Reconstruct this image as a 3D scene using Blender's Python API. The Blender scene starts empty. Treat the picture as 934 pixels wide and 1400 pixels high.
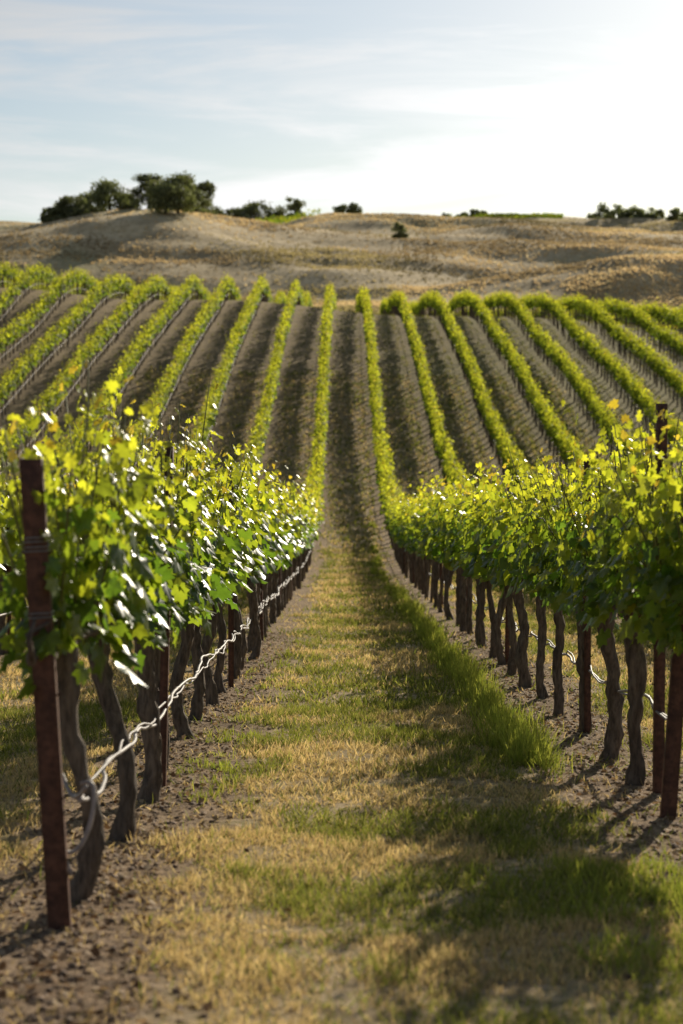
import bpy, math, numpy as np
from mathutils import Vector
rng=np.random.default_rng(7)
sc=bpy.context.scene
CAMZ=1.4
# ---------------------------------------------------------------- noise
_T=np.random.default_rng(3).random((256,256))
def vnoise(x,y):
    x=np.asarray(x,float);y=np.asarray(y,float)
    xi=np.floor(x).astype(int);yi=np.floor(y).astype(int)
    fx=x-xi;fy=y-yi;fx=fx*fx*(3-2*fx);fy=fy*fy*(3-2*fy)
    a=_T[xi&255,yi&255];b=_T[(xi+1)&255,yi&255];c=_T[xi&255,(yi+1)&255];d=_T[(xi+1)&255,(yi+1)&255]
    return (a*(1-fx)+b*fx)*(1-fy)+(c*(1-fx)+d*fx)*fy
def fbm(x,y,o=4):
    s=0;a=.5;t=0
    for i in range(o):
        s=s+a*vnoise(x*2**i+17*i,y*2**i+31*i);t+=a;a*=.5
    return s/t
def sst(a,b,x):
    t=np.clip((x-a)/(b-a),0,1);return t*t*(3-2*t)
# ---------------------------------------------------------------- terrain
_kd=np.array([-200,-60,0,50,60,70,80,90,100,115,130,145,165,185,200,215,235,260,300,350,400,450,500,560,640,700,760,900,1500,4000,9000.])
_kz=np.array([6,2.0,-1.4,-4.25,-4.45,-4.1,-3.1,-1.6,.3,3.0,5.1,6.4,7.8,9.0,9.4,9.0,8.4,10,17.5,24,30.5,36.5,42.5,49,59,65.5,66,57,20,0,0.])+CAMZ
_td=np.arange(-400,9000,1.0);_tz=np.interp(_td,_kd,_kz)
_g=np.exp(-np.linspace(-2.5,2.5,17)**2/2);_g/=_g.sum()
_tz=np.convolve(np.pad(_tz,8,mode='edge'),_g,'valid')
def H(x,y):
    x=np.asarray(x,float);y=np.asarray(y,float)
    z=np.interp(y,_td,_tz)
    s=sst(60,185,y)*(1-sst(230,300,y))
    z=z-0.066*np.clip(x,-60,60)*s
    z=z-2.2*np.exp(-((x+9)/8)**2-((y-176)/9)**2)+1.1*np.exp(-((x+9)/9)**2-((y-150)/10)**2)
    z=z-1.6*np.exp(-((x+24)/9)**2-((y-165)/11)**2)+1.2*np.exp(-((x+22)/9)**2-((y-138)/12)**2)+.9*np.exp(-((x-14)/9)**2-((y-142)/14)**2)
    z=z+s*(vnoise(x/13+5,y/20)-.5)*1.3
    m=sst(235,330,y)*(1-sst(1500,3000,y))
    far=1-.5*sst(560,680,y)
    wx=x+10*(vnoise(x/30,y/30+50)-.5)
    z=z+m*far*((fbm(wx/75+3,y/62+8,2)-.5)*16+(fbm(wx/34+13,y/24+3,3)-.5)*5.6)
    z=z+5.5*np.exp(-((x+42)/30)**2-((y-405)/42)**2)
    z=z+4.0*np.exp(-((x-38)/34)**2-((y-470)/28)**2)
    z=z+3.0*np.exp(-((x-75)/34)**2-((y-560)/28)**2)
    z=z-4.5*sst(60,130,x)*sst(500,640,y)*(1-sst(1500,3000,y))
    z=z+(fbm(x*1.3,y*1.3,3)-.5)*.07*(1-sst(30,80,y))
    return z
def axis(segs):
    out=[]
    for a,b,st in segs: out.append(np.arange(a,b,st))
    return np.unique(np.round(np.concatenate(out),4))
xs=axis([(-8000,-1000,500),(-1000,-260,30),(-260,-70,4),(-70,-12,1.2),(-12,12,.2),(12,70,1.2),(70,260,4),(260,1000,30),(1000,8001,500)])
ys=axis([(-200,-10,12),(-10,2,.6),(2,30,.2),(30,70,.6),(70,250,1.2),(250,820,2.5),(820,1500,25),(1500,9001,300)])
# ---------------------------------------------------------------- mesh helpers
def mk(name,V,Fs,mat,parent=None,col=None,smooth=False):
    me=bpy.data.meshes.new(name)
    V=np.asarray(V,np.float32)
    if not isinstance(Fs,list): Fs=[Fs]
    Fs=[np.asarray(f,np.int32) for f in Fs if len(f)]
    nl=sum(f.size for f in Fs);nf=sum(len(f) for f in Fs)
    me.vertices.add(len(V));me.vertices.foreach_set('co',V.ravel())
    me.loops.add(nl);me.loops.foreach_set('vertex_index',np.concatenate([f.ravel() for f in Fs]))
    me.polygons.add(nf)
    tot=np.concatenate([np.full(len(f),f.shape[1],np.int32) for f in Fs])
    st=np.concatenate([[0],np.cumsum(tot)[:-1]]).astype(np.int32)
    me.polygons.foreach_set('loop_start',st)
    me.polygons.foreach_set('loop_total',tot)
    if smooth: me.polygons.foreach_set('use_smooth',np.ones(nf,bool))
    if col is not None:
        at=me.color_attributes.new('Col','FLOAT_COLOR','POINT')
        c=np.ones((len(V),4),np.float32);c[:,:3]=col
        at.data.foreach_set('color',c.ravel())
    me.update(calc_edges=True);me.validate()
    me.materials.append(mat)
    ob=bpy.data.objects.new(name,me);sc.collection.objects.link(ob)
    if parent: ob.parent=parent
    return ob
def empty(name,loc=(0,0,0)):
    e=bpy.data.objects.new(name,None);e.empty_display_size=.3;sc.collection.objects.link(e);return e
class Acc:
    def __init__(s): s.V=[];s.F={};s.C=[];s.n=0
    def add(s,V,F,C=None):
        V=np.asarray(V).reshape(-1,3);F=np.asarray(F)
        s.V.append(V);s.F.setdefault(F.shape[1],[]).append(F+s.n);s.n+=len(V)
        if C is not None:
            C=np.asarray(C,float)
            if C.ndim==1: C=np.tile(C,(len(V),1))
            s.C.append(C)
    def obj(s,name,mat,parent=None,smooth=False):
        if not s.V: return None
        C=np.concatenate(s.C) if s.C else None
        if C is not None and len(C)!=s.n: C=None
        return mk(name,np.concatenate(s.V),[np.concatenate(f) for f in s.F.values()],mat,parent,C,smooth)
def nrm(v): return v/np.maximum(np.linalg.norm(v,axis=-1,keepdims=True),1e-9)
def inst(acc,tv,tf,pos,R,sca,col):
    n=len(pos)
    if n==0:return
    tv=np.asarray(tv,float);tf=np.asarray(tf)
    sca=np.asarray(sca,float)
    if sca.ndim==1: sca=sca[:,None]*np.ones(3)
    V=np.einsum('nij,nvj->nvi',R,tv[None]*sca[:,None,:])+pos[:,None,:]
    F=(tf[None]+(np.arange(n)*len(tv))[:,None,None]).reshape(-1,tf.shape[1])
    C=np.repeat(col,len(tv),axis=0)
    acc.add(V.reshape(-1,3),F,C)
def frames(n,t):
    n=nrm(n);t=t-(t*n).sum(-1,keepdims=True)*n;t=nrm(t);x=np.cross(t,n)
    return np.stack([x,t,n],axis=-1)
def tube(acc,P,r,sides=6,rough=0):
    P=np.asarray(P,float);n=len(P);r=np.broadcast_to(r,(n,))
    T=nrm(np.gradient(P,axis=0))
    up=np.array([0,0,1.]) if abs(T[:,2]).mean()<.8 else np.array([1.,0,0])
    A=nrm(np.cross(T,up));B=np.cross(T,A)
    th=np.arange(sides)*2*math.pi/sides
    rr=r[:,None]*(1+rough*(rng.random((n,sides))-.5)*2)
    V=P[:,None]+rr[...,None]*(np.cos(th)[None,:,None]*A[:,None]+np.sin(th)[None,:,None]*B[:,None])
    i=np.arange(n-1)[:,None]*sides;j=np.arange(sides)[None];k=(j+1)%sides
    F=np.stack([i+j,i+k,i+sides+k,i+sides+j],-1).reshape(-1,4)
    acc.add(V.reshape(-1,3),F)
    acc.V.append(P[[0,-1]])
    b=acc.n-n*sides;c0=acc.n;c1=acc.n+1;acc.n+=2
    jj=np.arange(sides);kk=(jj+1)%sides
    acc.F.setdefault(3,[]).append(np.stack([b+kk,b+jj,np.full(sides,c0)],-1))
    e=b+(n-1)*sides
    acc.F[3].append(np.stack([e+jj,e+kk,np.full(sides,c1)],-1))
# ---------------------------------------------------------------- materials
def newmat(name):
    m=bpy.data.materials.new(name);m.use_nodes=True;nt=m.node_tree;nt.nodes.clear()
    return m,nt
def N(nt,t,**k):
    n=nt.nodes.new(t)
    for a,b in k.items(): setattr(n,a,b)
    return n
def setin(nt,n,i,v):
    if isinstance(v,bpy.types.NodeSocket): nt.links.new(v,n.inputs[i])
    else: n.inputs[i].default_value=v
def M(nt,op,a,b=0.,c=0.):
    n=nt.nodes.new('ShaderNodeMath');n.operation=op
    for i,v in enumerate((a,b,c)): setin(nt,n,i,v)
    return n.outputs[0]
def MIX(nt,f,a,b,mode='MIX'):
    n=nt.nodes.new('ShaderNodeMix');n.data_type='RGBA';n.blend_type=mode
    setin(nt,n,0,f)
    for i,v in((6,a),(7,b)):
        if not isinstance(v,bpy.types.NodeSocket): v=(*v,1.) if len(v)==3 else v
        setin(nt,n,i,v)
    return n.outputs[2]
def NOISE(nt,vec,scale,detail=4,rough=.6,dist=0):
    n=nt.nodes.new('ShaderNodeTexNoise');n.inputs['Scale'].default_value=scale;n.inputs['Detail'].default_value=detail
    n.inputs['Roughness'].default_value=rough;n.inputs['Distortion'].default_value=dist
    nt.links.new(vec,n.inputs['Vector']);return n.outputs['Fac']
def MR(nt,v,a,b,c=0.,d=1.):
    n=nt.nodes.new('ShaderNodeMapRange');n.interpolation_type='SMOOTHSTEP'
    for i,q in enumerate((v,a,b,c,d)): setin(nt,n,i,q)
    return n.outputs[0]
def POS(nt): return nt.nodes.new('ShaderNodeNewGeometry').outputs['Position']
def SCL(nt,v,s):
    n=nt.nodes.new('ShaderNodeVectorMath');n.operation='MULTIPLY';nt.links.new(v,n.inputs[0]);n.inputs[1].default_value=s;return n.outputs[0]
def BUMP(nt,h,st,dist):
    n=nt.nodes.new('ShaderNodeBump');n.inputs['Strength'].default_value=st;n.inputs['Distance'].default_value=dist
    nt.links.new(h,n.inputs['Height']);return n.outputs[0]
def leafmat(name,tmul,fac,rough=.42,spec=.5,nscale=25):
    m,nt=newmat(name)
    a=N(nt,'ShaderNodeAttribute');a.attribute_name='Col'
    p=POS(nt);nz=NOISE(nt,p,nscale,3)
    c=MIX(nt,MR(nt,nz,.3,.7,.0,.45),a.outputs['Color'],MIX(nt,1.,a.outputs['Color'],(.55,.6,.5),'MULTIPLY'))
    t=MIX(nt,1.,c,tmul,'MULTIPLY')
    b=N(nt,'ShaderNodeBsdfPrincipled');nt.links.new(c,b.inputs['Base Color']);b.inputs['Roughness'].default_value=rough
    b.inputs['Specular IOR Level'].default_value=spec
    tr=N(nt,'ShaderNodeBsdfTranslucent');nt.links.new(t,tr.inputs[0])
    mx=N(nt,'ShaderNodeMixShader');mx.inputs[0].default_value=fac
    nt.links.new(b.outputs[0],mx.inputs[1]);nt.links.new(tr.outputs[0],mx.inputs[2])
    o=N(nt,'ShaderNodeOutputMaterial');nt.links.new(mx.outputs[0],o.inputs[0]);return m
LEAF=leafmat('vine_leaf',(4.4,4.0,1.2),.57,.34,.65)
LEAFF=leafmat('vine_leaf_hill',(3.7,3.4,1.2),.58,.65,.25,6)
GRASS=leafmat('grass_blade',(1.8,1.7,1.25),.5,.7,.2)
DRYG=leafmat('dry_grass_blade',(1.4,1.3,1.1),.5,.7,.2,2)
TREELEAF=leafmat('oak_leaf',(1.8,1.9,1.0),.35,.6,.3,1)
def simple(name,c1,c2,scale,rough=.85,bump=.6,bd=.01,metal=0,stretch=(1,1,1),spec=.4):
    m,nt=newmat(name);p=SCL(nt,POS(nt),stretch)
    n1=NOISE(nt,p,scale,6,.65);n2=NOISE(nt,p,scale*.17,3)
    c=MIX(nt,MR(nt,n1,.3,.7),c1,c2);c=MIX(nt,MR(nt,n2,.35,.75,0,.5),c,tuple(x*.5 for x in c1))
    b=N(nt,'ShaderNodeBsdfPrincipled');nt.links.new(c,b.inputs['Base Color']);b.inputs['Roughness'].default_value=rough
    b.inputs['Metallic'].default_value=metal;b.inputs['Specular IOR Level'].default_value=spec
    nt.links.new(BUMP(nt,n1,bump,bd),b.inputs['Normal'])
    o=N(nt,'ShaderNodeOutputMaterial');nt.links.new(b.outputs[0],o.inputs[0]);return m
BARK=simple('vine_bark',(.07,.052,.04),(.24,.185,.14),45,.9,1.,.02,stretch=(1,1,.22))
OAKB=simple('oak_bark',(.06,.05,.04),(.14,.12,.1),6)
RUST=simple('rusted_steel',(.07,.032,.022),(.17,.078,.05),30,.7,.5,.002,metal=.3)
HOSE=simple('drip_hose_plastic',(.28,.24,.23),(.44,.39,.37),18,.55,.3,.002,spec=.3)
WIRE=simple('trellis_wire',(.2,.2,.2),(.3,.28,.26),30,.45,.2,.001,metal=.9)
LITTER=leafmat('leaf_litter',(1.2,1.1,.9),.2,.8,.2)
CLOD=simple('soil_clod',(.13,.08,.048),(.30,.20,.13),30)
# ---------------------------------------------------------------- ground material
X0=-1.0;SP=2.55
m,nt=newmat('ground');P=POS(nt)
sx=N(nt,'ShaderNodeSeparateXYZ');nt.links.new(P,sx.inputs[0]);px,py=sx.outputs[0],sx.outputs[1]
u=M(nt,'DIVIDE',M(nt,'SUBTRACT',px,X0),SP);fr=M(nt,'FRACT',M(nt,'ADD',u,100.5))
dr=M(nt,'MULTIPLY',M(nt,'ABSOLUTE',M(nt,'SUBTRACT',fr,.5)),SP)
nb=NOISE(nt,P,.9,4);nf=NOISE(nt,P,14,6,.7);nff=NOISE(nt,P,70,4,.7);nm=NOISE(nt,P,4,5,.65)
straw=MIX(nt,MR(nt,nf,.35,.65),(.28,.195,.10),(.66,.50,.30))
green=MIX(nt,MR(nt,nf,.3,.7),(.10,.11,.028),(.26,.24,.075))
gn=MR(nt,M(nt,'ADD',M(nt,'MULTIPLY',nb,.6),M(nt,'MULTIPLY',nm,.4)),.49,.62,0.,.6)
path=MIX(nt,gn,straw,green)
dirt=MIX(nt,MR(nt,nf,.38,.62),(.12,.072,.042),(.46,.31,.19))
dirt=MIX(nt,MR(nt,nff,.45,.7,0,.65),dirt,(.64,.46,.31))
dirt=MIX(nt,MR(nt,nm,.47,.64,0,.7),dirt,(.13,.075,.042))
dm=MR(nt,M(nt,'ADD',dr,M(nt,'MULTIPLY',M(nt,'SUBTRACT',nm,.5),.7)),.36,.60)
near=MIX(nt,dm,dirt,path)
nh=NOISE(nt,P,.12,4);nh2=NOISE(nt,P,2.2,5,.7)
hs=MIX(nt,MR(nt,nh2,.3,.7),(.11,.068,.036),(.33,.22,.12))
hg=MIX(nt,MR(nt,nh2,.3,.7),(.085,.10,.026),(.24,.225,.07))
gx=MR(nt,M(nt,'ADD',px,M(nt,'MULTIPLY',M(nt,'SUBTRACT',nh,.5),30)),-3,12,.2,.9)
hill=MIX(nt,M(nt,'MULTIPLY',gx,MR(nt,nh2,.25,.6,.5,1.)),hs,hg)
vy=MIX(nt,MR(nt,py,50,110),near,hill)
Pg=SCL(nt,P,(1,.55,1));ng=NOISE(nt,Pg,.045,6,.62,.6);ng2=NOISE(nt,Pg,.6,5,.7);ng3=NOISE(nt,Pg,.018,3)
gold=MIX(nt,MR(nt,ng2,.3,.7),(.46,.345,.185),(.72,.57,.34))
gold=MIX(nt,MR(nt,ng,.48,.62,0,.7),gold,(.22,.165,.085))
gold=MIX(nt,MR(nt,ng3,.52,.64,0,.6),gold,(.17,.19,.07))
allc=MIX(nt,MR(nt,py,222,236),vy,gold)
b=N(nt,'ShaderNodeBsdfPrincipled');nt.links.new(allc,b.inputs['Base Color']);b.inputs['Roughness'].default_value=.95
b.inputs['Specular IOR Level'].default_value=.1
b.inputs['Sheen Weight'].default_value=.2;b.inputs['Sheen Roughness'].default_value=.6
b.inputs['Sheen Tint'].default_value=(1,.82,.55,1)
hh=M(nt,'ADD',M(nt,'MULTIPLY',nf,1.),M(nt,'MULTIPLY',nff,.5))
b1=BUMP(nt,hh,.9,.04)
b2=N(nt,'ShaderNodeBump');b2.inputs['Strength'].default_value=.6;b2.inputs['Distance'].default_value=.5;nt.links.new(ng2,b2.inputs['Height'])
vm=N(nt,'ShaderNodeMix');vm.data_type='VECTOR';nt.links.new(MR(nt,py,150,235),vm.inputs[0]);nt.links.new(b1,vm.inputs[4]);nt.links.new(b2.outputs[0],vm.inputs[5])
nt.links.new(vm.outputs[1],b.inputs['Normal'])
o=N(nt,'ShaderNodeOutputMaterial');nt.links.new(b.outputs[0],o.inputs[0]);GROUND=m
XX,YY=np.meshgrid(xs,ys);ZZ=H(XX,YY)
nx,ny=len(xs),len(ys)
i=np.arange(ny-1)[:,None]*nx;j=np.arange(nx-1)[None]
F=np.stack([i+j,i+j+1,i+nx+j+1,i+nx+j],-1).reshape(-1,4)
mk('hillside_ground',np.stack([XX,YY,ZZ],-1).reshape(-1,3),F,GROUND,smooth=True)
# ---------------------------------------------------------------- leaf templates
def grape_leaf(seg):
    if seg==0:
        ang=np.radians([-90,-62,-38,-12,8,30,52,70,90,110,128,150,172,192,218,242])
        rad=np.array([.18,.52,.60,.50,.74,.52,.80,.66,1.0,.66,.80,.52,.74,.50,.60,.52])
    else:
        ang=np.radians([-90,-45,5,50,90,130,175,225]);rad=np.array([.2,.62,.76,.72,1.,.72,.76,.62])
    x=rad*np.cos(ang)*.62;y=rad*np.sin(ang)*.62+.35
    z=-.35*(x**2)-.16*(y-.3)**2+.05*np.sin(ang*5)
    V=np.concatenate([[[0,.3,.03]],np.stack([x,y,z],-1)])
    n=len(x);F=np.array([[0,1+k,1+(k+1)%n] for k in range(n)])
    return V,F
L0=grape_leaf(0);L1=grape_leaf(1)
L2=(np.array([[0,0,0],[.45,.45,-.12],[0,1,-.05],[-.45,.45,-.12]]),np.array([[0,1,2],[0,2,3]]))
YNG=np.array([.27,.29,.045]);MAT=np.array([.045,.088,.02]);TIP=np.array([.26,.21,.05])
def canopy(acc,X,a,b,lod,dens,nleaf,ls,wid=.2,yb=0.):
    if b<=a:return
    ns=int((b-a)*dens)
    y0=rng.uniform(a,b,ns);side=np.where(rng.random(ns)<.5,-1,1)
    vig=vnoise(y0/1.28+X*7,np.full(ns,X*3.1))
    h=.66+.26*rng.random(ns)+.30*vig+.18*(rng.random(ns)<.04)
    dx=side*np.abs(rng.normal(0,wid,ns)).clip(0,wid*2);dy=rng.normal(0,.13,ns)
    droop=rng.random(ns)**3*.5
    t=(np.arange(nleaf)[None]+rng.random((ns,nleaf)))/nleaf
    px=X+rng.normal(0,.05,ns)[:,None]+dx[:,None]*t**.8
    py=y0[:,None]+dy[:,None]*t
    pz=.95+rng.normal(0,.05,ns)[:,None]+h[:,None]*t*(1-droop[:,None]*t*t)
    sd=np.where(rng.random((ns,nleaf))<.72,side[:,None],-side[:,None])*1.
    ang=rng.normal(0,.8,(ns,nleaf))
    pr=(.10*(1-t*.75)+.015)
    px=px+sd*np.cos(ang)*pr;py=py+np.sin(ang)*pr;pz=pz-.04*(1-t)*rng.random((ns,nleaf))
    n=px.size;t=t.ravel();sd=sd.ravel();ang=ang.ravel()
    pos=np.stack([px.ravel(),py.ravel(),pz.ravel()],-1)
    pos[:,2]+=H(pos[:,0],pos[:,1])
    nor=np.stack([sd*.75,np.sin(ang)*.4,np.full(n,.45)],-1)+rng.normal(0,.45,(n,3))
    tip=np.stack([sd*np.cos(ang)*.6,np.sin(ang),-1.1+t*.9],-1)+rng.normal(0,.4,(n,3))
    R=frames(nor,tip)
    s=ls*(1.12-.70*t**1.8)*rng.uniform(.7,1.25,n)
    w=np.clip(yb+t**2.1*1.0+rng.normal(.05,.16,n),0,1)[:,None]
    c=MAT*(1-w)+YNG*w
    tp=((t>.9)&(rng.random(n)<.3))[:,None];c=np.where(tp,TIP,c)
    c=c*rng.uniform(.7,1.25,(n,1))
    T=[L0,L1,L2][lod]
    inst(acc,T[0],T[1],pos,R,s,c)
    if lod==0:
        sel=rng.random(ns)<.5
        for q in np.where(sel)[0]:
            tt=np.array([0,.35,.7,1.0]);X_=X+dx[q]*tt**.8;Y_=y0[q]+dy[q]*tt;Z_=.95+h[q]*tt*(1-droop[q]*tt*tt)
            tube(SHOOT,np.stack([X_,Y_,Z_+H(X_,Y_)],-1),np.array([.006,.005,.004,.002]),4)
cyl=np.array([[math.cos(k*math.pi*.4),math.sin(k*math.pi*.4),z] for z in(0,1) for k in range(5)])
cylF=np.array([[k,(k+1)%5,5+(k+1)%5,5+k] for k in range(5)])
def upR(n,tilt=.06):
    nn=np.stack([rng.normal(0,tilt,n),rng.normal(0,tilt,n),np.ones(n)],-1)
    return frames(nn,np.tile([0,1.,0],(n,1)))
def trunk(acc,x,y,detail):
    z=float(H(x,y));n=21 if detail else 6
    t=np.linspace(0,1,n);k=rng.normal(0,.028,4)
    P=np.stack([x+k[0]*np.sin(t*5)+k[1]*t+k[2]*.4*np.sin(t*11+k[0]*90)+rng.normal(0,.003,n),y+k[1]*np.sin(t*4+1)*.8+k[3]*t*1.2+rng.normal(0,.003,n),z-.04+t*1.0],-1)
    r=.036+.020*np.exp(-t*9)+.020*np.exp(-(1-t)*6)+.014*(vnoise(t*4.5,np.full(n,y*3.3+x))-.4)+.003*rng.normal(0,1,n)
    r=r*rng.uniform(.75,1.2)
    tube(acc,P,r,12 if detail else 6,rough=.22)
    if detail:
        for sg in(-1,1):
            u=np.linspace(0,1,7)
            Q=P[-1]+np.stack([rng.normal(0,.012,7),sg*u*.66,np.sqrt(u)*.06-.05+rng.normal(0,.008,7)],-1)
            tube(acc,Q,.030-.012*u,7,rough=.25)
            for q in range(1,7):
                p0=Q[q];L=rng.uniform(.06,.14)
                tube(acc,[p0,p0+[rng.normal(0,.02),rng.normal(0,.02),L*.6],p0+[rng.normal(0,.04),rng.normal(0,.03),L]],[.014,.010,.006],5)
def channel_post(acc,x,y,h,lean,w=.072,dp=.05,ry=0):
    z=float(H(x,y));th=.006
    prof=np.array([[-w/2,-dp/2],[w/2,-dp/2],[w/2,dp/2],[w/2-.016,dp/2],[w/2-.016,dp/2-th],[w/2-th,dp/2-th],[w/2-th,-dp/2+th],
          [.012,-dp/2+th],[0,-dp/2+th+.008],[-.012,-dp/2+th],[-w/2+th,-dp/2+th],[-w/2+th,dp/2-th],[-w/2+.016,dp/2-th],[-w/2+.016,dp/2],[-w/2,dp/2]])
    c,s=math.cos(ry),math.sin(ry);prof=prof@np.array([[c,s],[-s,c]])
    nz=15;ts=np.linspace(-.08,1,nz);n=len(prof)
    V=[]
    for t in ts:
        for p in prof: V.append([x+p[0]+lean[0]*t,y+p[1]+lean[1]*t,z+h*t])
    F=[[a*n+k,a*n+(k+1)%n,(a+1)*n+(k+1)%n,(a+1)*n+k] for a in range(nz-1) for k in range(n)]
    acc.add(V,F)
    e=(nz-1)*n
    acc.F.setdefault(4,[]).append(np.array([[e+0,e+1,e+6,e+10],[e+1,e+2,e+5,e+6],[e+2,e+3,e+4,e+5],[e+0,e+10,e+11,e+14],[e+14,e+11,e+12,e+13]])+acc.n-len(V))
    for q in (.28,.5,.62,.8,.93):
        zc=z+h*q;cx=x+lean[0]*q;cy=y+lean[1]*q
        for sg in(-1,1):
            tube(acc,[[cx+sg*w*.5,cy-dp*.1,zc],[cx+sg*(w*.5+.012),cy-dp*.1,zc+.005],[cx+sg*(w*.5+.012),cy-dp*.1,zc+.022]],.004,5)
def wrap(acc,cx,cy,z,w,d,r):
    t=np.linspace(0,2*math.pi*2.1,34)
    k=np.maximum(np.abs(np.cos(t)),np.abs(np.sin(t)))
    tube(acc,np.stack([cx+np.cos(t)/k*w,cy+np.sin(t)/k*d,z+t*.0022],-1),r,5)
SHM=simple('green_cane',(.12,.13,.03),(.22,.2,.06),30,.6,.2,.001)
# ---------------------------------------------------------------- vine rows
YEND=214
for k in range(-17,18):
    X=X0+SP*k
    main=k in(0,1)
    if k==0: ys0=6.75
    elif k==1: ys0=9.35
    else: ys0=max(7.7+1.04*X,3.6*abs(X)-2,3.5)
    row=empty('grapevine_row')
    fo=Acc();ff=Acc();tr=Acc();ho=Acc();st=Acc();wi=Acc();SHOOT=Acc()
    a=ys0-(.85 if k==1 else .1)
    if main:
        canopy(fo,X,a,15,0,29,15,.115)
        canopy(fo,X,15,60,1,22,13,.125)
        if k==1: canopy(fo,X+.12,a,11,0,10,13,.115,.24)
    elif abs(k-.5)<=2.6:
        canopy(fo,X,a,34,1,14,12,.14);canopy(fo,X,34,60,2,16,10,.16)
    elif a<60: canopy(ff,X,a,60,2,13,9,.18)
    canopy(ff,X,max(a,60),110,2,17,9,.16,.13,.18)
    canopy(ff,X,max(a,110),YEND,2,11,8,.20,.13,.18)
    first=7.27 if k==0 else (10.4 if k==1 else ys0+.9)
    tys=np.arange(first,YEND,1.28)
    for y in tys[tys<(34 if main else 30)]:
        if not main and y<3.9*abs(X): continue
        trunk(tr,X+rng.normal(0,.02),y+rng.normal(0,.08),main or abs(k-.5)<2)
    far=tys[(tys>=(34 if main else 30))];n=len(far)
    if n:
        fx=X+rng.normal(0,.03,n);fy=far+rng.normal(0,.1,n)
        pos=np.stack([fx,fy,H(fx,fy)-.03],-1);rr=rng.uniform(.035,.055,n)
        inst(tr,cyl,cylF,pos,upR(n),np.stack([rr,rr,np.full(n,1.05)],-1),np.ones((n,3)));
    cy=np.arange(ys0+.4,YEND,.45 if main else 1.2)
    cx=X+rng.normal(0,.012,len(cy));tube(tr,np.stack([cx,cy,H(cx,cy)+.95+rng.normal(0,.01,len(cy))],-1),.02,5)
    sy=np.arange(ys0+3.6,YEND,6.4)
    for y in sy:
        if y<60: channel_post(st,X+.05,y,1.78,(rng.normal(0,.03),rng.normal(0,.03)),.04,.03,rng.normal(0,.3))
        else:
            z=float(H(X,y));tube(st,[[X,y,z-.05],[X,y,z+1.75]],.025,4)
    if k==1: channel_post(st,X+.07,10.15,2.0,(.0,.0),.05,.04,.2)
    hx=X+.07
    yy=np.arange(ys0+.15,YEND,.09) if main else np.arange(ys0+.2,YEND,.8)
    def hz(y,ph=0):
        sag=-.04*np.abs(np.sin((y-ys0)*math.pi/1.28+ph*.1))
        return .45+sag+.06*(vnoise(y*.9,np.full_like(y,X+ph))-.5)
    if main:
        yn=yy[yy<62]
        for ph,rd in((0,.0085),(2.1,.006)):
            wx=.05*(vnoise(yn*1.9,np.full_like(yn,ph))-.5)+.02*(vnoise(yn*6,np.full_like(yn,ph+9))-.5)
            wz=.04*(vnoise(yn*2.6,np.full_like(yn,ph+4))-.5)
            tube(ho,np.stack([hx+wx,yn,H(hx+wx,yn)+hz(yn,ph)+wz],-1),rd,6)
        yf=yy[yy>=61.9][::8];tube(ho,np.stack([0*yf+hx,yf,H(0*yf+hx,yf)+.45],-1),.014,4)
        for hgt,rad in((.93,.0022),(1.25,.0018),(1.6,.0018)):
            yw=np.arange(ys0,60,2.);tube(wi,np.stack([0*yw+X-.03,yw,H(0*yw+X,yw)+hgt],-1),rad,4)
    else: tube(ho,np.stack([0*yy+hx,yy,H(0*yy+hx,yy)+.45],-1),.013,4)
    fo.obj('foliage',LEAF,row);ff.obj('foliage_far',LEAFF,row);tr.obj('trunks',BARK,row,True);ho.obj('drip_hose',HOSE,row,True)
    st.obj('line_stakes',RUST,row);wi.obj('trellis_wires',WIRE,row);SHOOT.obj('canes',SHM,row,True)
for (x,y,h,lean,w) in((-.965,6.70,1.60,(-.085,.0),.074),(1.53,9.30,1.90,(.13,.05),.07)):
    e=empty('vineyard_end_post');A=Acc();channel_post(A,x,y,h,lean,w,.055);A.obj('steel_channel',RUST,e)
    W=Acc();z=float(H(x,y))
    for q in(.66,.80,.82): wrap(W,x+lean[0]*q,y+lean[1]*q,z+h*q,w*.53,.031,.0035)
    W.obj('wire_wraps',WIRE,e)
    if x<0:
        Hh=Acc();u=np.linspace(0,1,30)
        tube(Hh,np.stack([x+.05+.05*np.sin(u*6),y+.2-.18*u,z+.46-.30*u+.05*np.sin(u*9)],-1),.0085,6)
        tube(Hh,np.stack([x+.06-.12*u,y+.25+.25*u,z+.44-.06*np.sin(u*3.1)],-1),.0085,6)
        Hh.obj('hose_end',HOSE,e,True)
# ---------------------------------------------------------------- grass
BL=(np.array([[-.5,0,0],[.5,0,0],[-.35,.0,.5],[.35,.0,.5],[0,.0,1.]]),np.array([[0,1,3],[0,3,2],[2,3,4]]))
def blades(acc,x,y,h,w,c,bend=.5):
    n=len(x)
    th=rng.uniform(0,2*math.pi,n);up=np.stack([rng.normal(0,bend,n),rng.normal(0,bend,n),np.ones(n)],-1)
    up=nrm(up);s=np.stack([np.cos(th),np.sin(th),0*th],-1);s=nrm(s-(s*up).sum(-1,keepdims=True)*up)
    nn=np.cross(s,up);R=np.stack([s,nn,up],-1)
    tv=BL[0].copy();tv[4,1]=.35;tv[2:4,1]=.08
    V=np.einsum('nij,nvj->nvi',R,tv[None]*np.stack([w,h,h],-1)[:,None,:])+np.stack([x,y,H(x,y)-.003],-1)[:,None,:]
    F=(BL[1][None]+(np.arange(n)*5)[:,None,None]).reshape(-1,3)
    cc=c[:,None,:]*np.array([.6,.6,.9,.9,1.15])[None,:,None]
    acc.add(V.reshape(-1,3),F,cc.reshape(-1,3))
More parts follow.
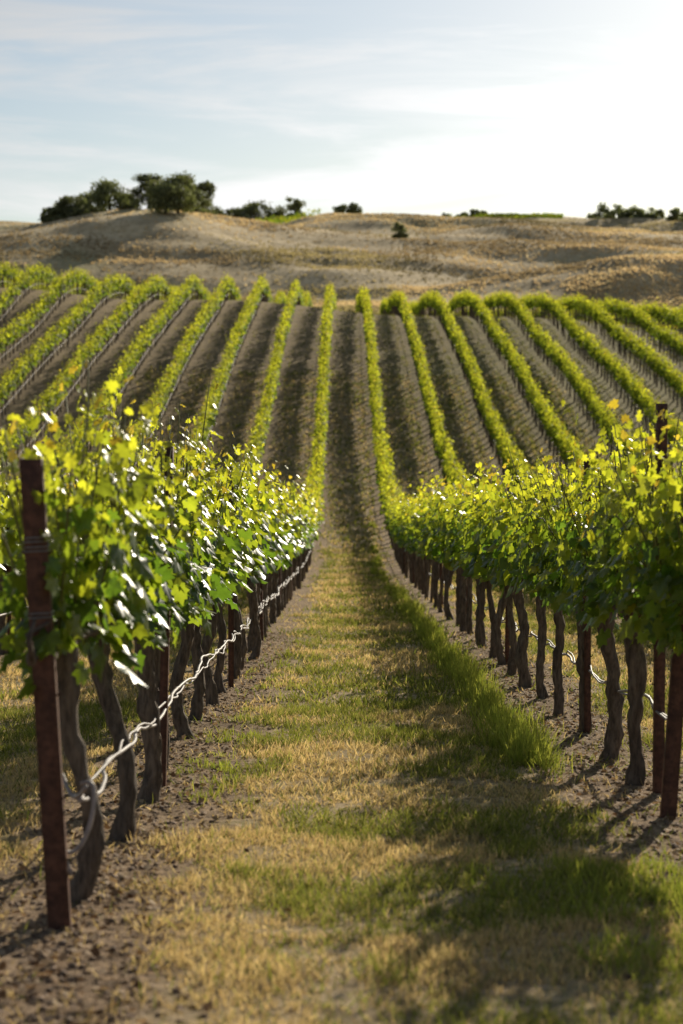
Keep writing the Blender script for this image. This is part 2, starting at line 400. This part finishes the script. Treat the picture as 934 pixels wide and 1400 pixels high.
STR=np.array([.68,.54,.31]);STR2=np.array([.46,.33,.17]);GR=np.array([.14,.18,.035]);GR2=np.array([.30,.30,.07])
def distrow(x):
    u=(x-X0)/SP;return np.abs((u+.5)%1-.5)*SP
def field(acc,x0,x1,y0,y1,dens,w,h):
    n=int((x1-x0)*(y1-y0)*dens);x=rng.uniform(x0,x1,n);y=rng.uniform(y0,y1,n)
    k=np.abs(x)<(y*.1716*1.25+1.2)
    dr=distrow(x);nz=fbm(x*2.2,y*2.2,3);clump=fbm(x*6+9,y*6,2)
    keep=k&(rng.random(n)<sst(.30,.56,dr+(nz-.5)*.7)+.06)
    g=sst(.46,.59,fbm(x*1.4+20,y*1.1+4,4)+.03*sst(-.2,1.0,x))
    isg=rng.random(n)<g*.74+.08
    keep&=rng.random(n)<(sst(.2,.6,clump)*.8+.24)
    x=x[keep];y=y[keep];n=len(x);isg=isg[keep]
    r=rng.random((n,1));c=np.where(isg[:,None],GR*(1-r)+GR2*r,STR*(1-r)+STR2*r)*rng.uniform(.7,1.2,(n,1))
    hh=h*rng.uniform(.4,1.3,n)*np.where(isg,1.35,.95)*(.45+1.1*fbm(x*3+2,y*3+7,2))
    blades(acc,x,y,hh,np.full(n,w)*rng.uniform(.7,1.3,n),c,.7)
A=Acc()
field(A,-1.7,2.2,4.6,9,7200,.0045,.043)
field(A,-2.6,3,9,15,3600,.006,.046)
field(A,-5,6,15,30,1150,.011,.055)
field(A,-12,12,30,62,280,.024,.075)
field(A,-12,12,62,110,60,.05,.10)
A.obj('path_grass',GRASS)
def tallstrip(acc,xf,y0,y1,n,h,sd,w):
    nc=n//22;yc=rng.uniform(y0,y1,nc);dens=fbm(yc*.9,yc*0+3,2)
    keep=rng.random(nc)<sst(.22,.5,dens);yc=yc[keep];xc=xf(yc)+rng.normal(0,sd,len(yc))
    x=np.repeat(xc,22)+rng.normal(0,.035,len(xc)*22);y=np.repeat(yc,22)+rng.normal(0,.05,len(xc)*22);m=len(x)
    r=rng.random((m,1));c=(np.array([.18,.25,.035])*(1-r)+np.array([.42,.43,.09])*r)*rng.uniform(.7,1.15,(m,1))
    hh=h*np.repeat(rng.uniform(.35,1.3,len(xc)),22)*rng.uniform(.5,1.1,m)
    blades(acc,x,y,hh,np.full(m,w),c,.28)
A=Acc()
tallstrip(A,lambda y:1.08+.0*y,10.8,19,7200,.21,.07,.006)
tallstrip(A,lambda y:1.04+.0*y,18,40,6500,.19,.07,.011)
tallstrip(A,lambda y:1.18+.0*y,5.2,7.9,5600,.09,.24,.005)
tallstrip(A,lambda y:-.68+.0*y,9.5,20,1400,.06,.10,.007)
tallstrip(A,lambda y:.95+.0*y,40,70,2000,.18,.08,.02)
A.obj('tall_green_grass',GRASS)
A=Acc();n=150000
y=58+150*rng.random(n)**1.1;x=(rng.random(n)*2-1)*(y*.1716*1.3+3)
k=(distrow(x)>.35)&(rng.random(n)<(.2+.65*sst(-4,10,x)))
x=x[k];y=y[k];n=len(x);r=rng.random((n,1))
c=(np.array([.14,.18,.035])*(1-r)+np.array([.34,.29,.12])*r)
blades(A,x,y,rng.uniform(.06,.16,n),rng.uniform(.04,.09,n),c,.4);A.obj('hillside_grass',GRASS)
A=Acc();n=330000
y=275+480*rng.random(n)**1.25;x=(rng.random(n)*2-1)*(y*.1716*1.2+8)
den=fbm(x/24+3,y/14,4);k=rng.random(n)<sst(.38,.62,den)*.8+.10;x=x[k];y=y[k];n=len(x)
r=rng.random((n,1));c=(np.array([.78,.63,.39])*(1-r)+np.array([.58,.43,.24])*r)
gp=sst(.52,.64,fbm(x/40+70,y/30+19,3))[:,None]*.6;c=c*(1-gp)+np.array([.24,.24,.10])*gp
c=c*(.5+.95*sst(.33,.58,fbm(x/30+40,y/36+9,3)))[:,None].clip(.5,1.1)
blades(A,x,y,rng.uniform(.14,.34,n),rng.uniform(.25,.7,n),c.clip(0,.8),.3);A.obj('dry_hill_grass',DRYG)
A=Acc();n=19000
y=4.8+20*rng.random(n)**1.7;rw=rng.choice([-1.0,1.55,-3.55,4.1],n,p=[.42,.42,.08,.08]);x=rw+rng.normal(0,.30,n)
pos=np.stack([x,y,H(x,y)+.008],-1);nn=np.stack([rng.normal(0,.45,n),rng.normal(0,.45,n),np.ones(n)],-1)
tt=rng.normal(0,1,(n,3));s=rng.uniform(.012,.045,n);r=rng.random((n,1))
c=np.array([.13,.065,.03])*(1-r)+np.array([.58,.42,.27])*r
inst(A,L2[0],L2[1],pos,frames(nn,tt),s,c);A.obj('leaf_litter',LITTER)
A=Acc();n=5000
oc=np.array([[1,0,0],[0,1,0],[-1,0,0],[0,-1,0],[0,0,.8],[0,0,-.6]],float)
of=np.array([[0,1,4],[1,2,4],[2,3,4],[3,0,4],[1,0,5],[2,1,5],[3,2,5],[0,3,5]])
y=4.8+16*rng.random(n)**1.6;x=rng.choice([-1.0,1.55],n)+rng.normal(0,.28,n);pos=np.stack([x,y,H(x,y)],-1)
s=rng.uniform(.004,.022,n)[:,None]*rng.uniform(.6,1.3,(n,3))
inst(A,oc,of,pos,frames(rng.normal(0,.4,(n,3))+[0,0,1],rng.normal(0,1,(n,3))),s,np.ones((n,3)));A.obj('soil_clods',CLOD)
# ---------------------------------------------------------------- trees
def crown(acc,cx,cy,cz,w,h,nl,ls,cbase,low=.2):
    nb=max(7,int(nl/110));bc=[];br=[]
    for q in range(nb):
        a=rng.uniform(0,2*math.pi);zz=rng.uniform(low,.86)
        f=math.sqrt(max(.05,1-((zz-.42)/.55)**2));rr=math.sqrt(rng.random())*w*.42*f
        bc.append([cx+math.cos(a)*rr,cy+math.sin(a)*rr,cz+zz*h]);br.append(rng.uniform(.12,.22)*min(w,h*1.3))
    bc=np.array(bc);br=np.array(br);id=rng.integers(0,nb,nl)
    d=nrm(rng.normal(0,1,(nl,3)));rad=br[id]*(rng.random(nl)**.35)*rng.uniform(.8,1.25,nl)
    pos=bc[id]+d*rad[:,None]*np.array([1.15,1.15,.8]);pos[:,2]=np.maximum(pos[:,2],cz+.04*h)
    c=cbase*rng.uniform(.6,1.4,(nl,1))*rng.uniform(.7,1.3,nb)[id][:,None]
    inst(acc,L2[0],L2[1],pos,frames(d+rng.normal(0,.7,(nl,3)),rng.normal(0,1,(nl,3))),ls*rng.uniform(.6,1.4,nl),c)
    return bc
OAK_HAZED=np.array([.16,.17,.09])  # oak leaf colour, lightened to grey-green with distance haze painted in
def tree(name,px,d,h,w,nl=3300,ls=.42,low=.14):
    x=(px-467)/2722*d;z=float(H(x,d));e=empty(name);F_=Acc()
    bc=crown(F_,x,d,z,w,h,nl,ls,OAK_HAZED*rng.uniform(.8,1.2),low);F_.obj('crown',TREELEAF,e)
    T=Acc();t=np.linspace(0,1,5)
    top=np.array([x,d,z+h*.38]);b0=np.array([x,d,z-.3]);tube(T,b0+(top-b0)*t[:,None]+rng.normal(0,.08,(5,3)),(.06-.028*t)*h*.75,7,rough=.1)
    for q in bc[:7]:
        mid=(top+q)/2+[0,0,-.3];tube(T,[top,mid,q],[.024*h,.016*h,.006*h],5)
    T.obj('trunk_and_limbs',OAKB,e,True)
for a in[(75,402,3.0,6),(98,402,4.6,8),(125,412,5.6,8),(150,405,6.8,8.5),(176,410,4.2,6),(203,400,8.0,7.),(222,408,7.2,7),(243,384,8.,8.5),(226,380,6.5,8),(250,418,10.2,5.8),(277,420,9.6,6.),(264,408,6.,6.5),(300,432,5.5,6)]:
    tree('oak_tree',*a)
def skyd(px,a=560,b=820):
    d=np.arange(a,b,4.);x=(px-467)/2722*d;return float(d[np.argmax((H(x,d)-CAMZ)/d)])
for a in[(322,520,6.8,7),(338,525,9.,8.5),(356,528,8.8,9),(375,530,6.8,8),(402,520,8.6,6.),(388,535,5.2,6)]:
    tree('oak_tree',*a,nl=2200,ls=.45)
for px,h,w in((463,5.6,5.2),(481,6.2,5.6)): tree('oak_tree',px,skyd(px)+1,h,w,nl=2000,ls=.45,low=.35)
tree('oak_tree',543,395,3.9,3.6,nl=2200,ls=.28)
def treeline(name,p0,p1,off,h,n,ls=.55):
    A=Acc()
    for px in np.linspace(p0,p1,n):
        pp=px+rng.normal(0,4);dd=skyd(pp)+off+rng.normal(0,3);x=(pp-467)/2722*dd;hh=h*rng.uniform(.5,1.1)
        crown(A,x,dd,float(H(x,dd))-.5,hh*1.7,hh,700,ls,OAK_HAZED*1.3,.1)
    A.obj(name,TREELEAF)
treeline('distant_tree_line',603,658,4,3.6,8)
treeline('distant_tree_line',415,440,4,2.8,3)
treeline('distant_tree_line',530,560,4,2.2,4)
treeline('distant_tree_line',815,880,4,5.5,9)
treeline('distant_tree_line',890,1010,4,5.5,13)
A=Acc()
for px,w in((830,3.0),(848,3.8),(866,3.6),(882,2.6)):
    x=(px-467)/2722*236;crown(A,x,236,float(H(x,236))+.2,w,3.8,1200,.2,np.array([.15,.16,.045]),.1)
A.obj('shrub_thicket',TREELEAF)
A=Acc()
def vblock(p0,p1,d0,d1,st,ang,dn=9):
    for d in np.arange(d0,d1,st):
        x0=(p0-467)/2722*d;x1=(p1-467)/2722*d;n=int((x1-x0)*dn);x=rng.uniform(x0,x1,n);y=d+rng.normal(0,.25,n)+(x-x0)*ang
        pos=np.stack([x,y,H(x,y)+rng.uniform(.2,1.7,n)],-1);r=rng.random((n,1))
        inst(A,L2[0],L2[1],pos,frames(rng.normal(0,1,(n,3))+[0,0,.5],rng.normal(0,1,(n,3))),rng.uniform(.3,.6,n),YNG*r*.7+MAT*(1-r)*1.3)
vblock(325,435,475,515,5,.05)
for off in(-12,-7,-3):
    pxs=rng.uniform(500,765,2600);dd=np.array([skyd(p) for p in np.linspace(500,765,54)]);dd=np.interp(pxs,np.linspace(500,765,54),dd)+off
    x=(pxs-467)/2722*dd;n=len(x);pos=np.stack([x,dd,H(x,dd)+rng.uniform(.0,1.1,n)*(.4+.9*vnoise(x/5,dd/9))],-1);r=rng.random((n,1))
    inst(A,L2[0],L2[1],pos,frames(rng.normal(0,1,(n,3))+[0,0,.5],rng.normal(0,1,(n,3))),rng.uniform(.3,.6,n),YNG*r*.6+MAT*(1-r)*1.3)
A.obj('distant_vineyard',LEAFF)
# ---------------------------------------------------------------- light, sky, camera
AZ,EL=math.radians(19.5),math.radians(22)
s=Vector((math.sin(AZ)*math.cos(EL),math.cos(AZ)*math.cos(EL),math.sin(EL)))
ld=bpy.data.lights.new('sun','SUN');ld.energy=5;ld.angle=math.radians(.5);ld.color=(1,.90,.72)
lo=bpy.data.objects.new('sun',ld);sc.collection.objects.link(lo);lo.rotation_euler=s.to_track_quat('Z','Y').to_euler();lo.location=(30,80,60)
w=bpy.data.worlds.new('World');sc.world=w;w.use_nodes=True;nt=w.node_tree;nt.nodes.clear()
sky=N(nt,'ShaderNodeTexSky');sky.sky_type='NISHITA';sky.sun_disc=False;sky.sun_elevation=EL;sky.sun_rotation=AZ
sky.air_density=1.0;sky.dust_density=.5;sky.ozone_density=1.5
tc=N(nt,'ShaderNodeTexCoord');mp=N(nt,'ShaderNodeMapping');mp.inputs['Scale'].default_value=(2.2,2.2,20);mp.inputs['Rotation'].default_value=(0,math.radians(-5),0)
nt.links.new(tc.outputs['Generated'],mp.inputs[0])
cn=NOISE(nt,mp.outputs[0],1.9,8,.62,.7)
bw=N(nt,'ShaderNodeRGBToBW');nt.links.new(sky.outputs[0],bw.inputs[0])
wh=MIX(nt,1.,(1.22,1.22,1.22),bw.outputs[0],'MULTIPLY')
cc=MIX(nt,MR(nt,cn,.42,.70,.12,.95),sky.outputs[0],wh)
bg=N(nt,'ShaderNodeBackground');bg.inputs[1].default_value=.079;nt.links.new(cc,bg.inputs[0])
o=N(nt,'ShaderNodeOutputWorld');nt.links.new(bg.outputs[0],o.inputs[0])
cd=bpy.data.cameras.new('camera');cam=bpy.data.objects.new('camera',cd);sc.collection.objects.link(cam);sc.camera=cam
cd.sensor_fit='VERTICAL';cd.sensor_height=36;cd.sensor_width=24;cd.lens=70;cd.clip_end=12000;cd.clip_start=.1
cam.location=(0,0,CAMZ+float(H(0.,0.)))
cam.rotation_euler=(math.radians(90-2.94),0,math.radians(.05))
cd.dof.use_dof=True;cd.dof.focus_distance=14.5;cd.dof.aperture_fstop=3.0
sc.view_settings.view_transform='Standard';sc.view_settings.look='None';sc.view_settings.exposure=0
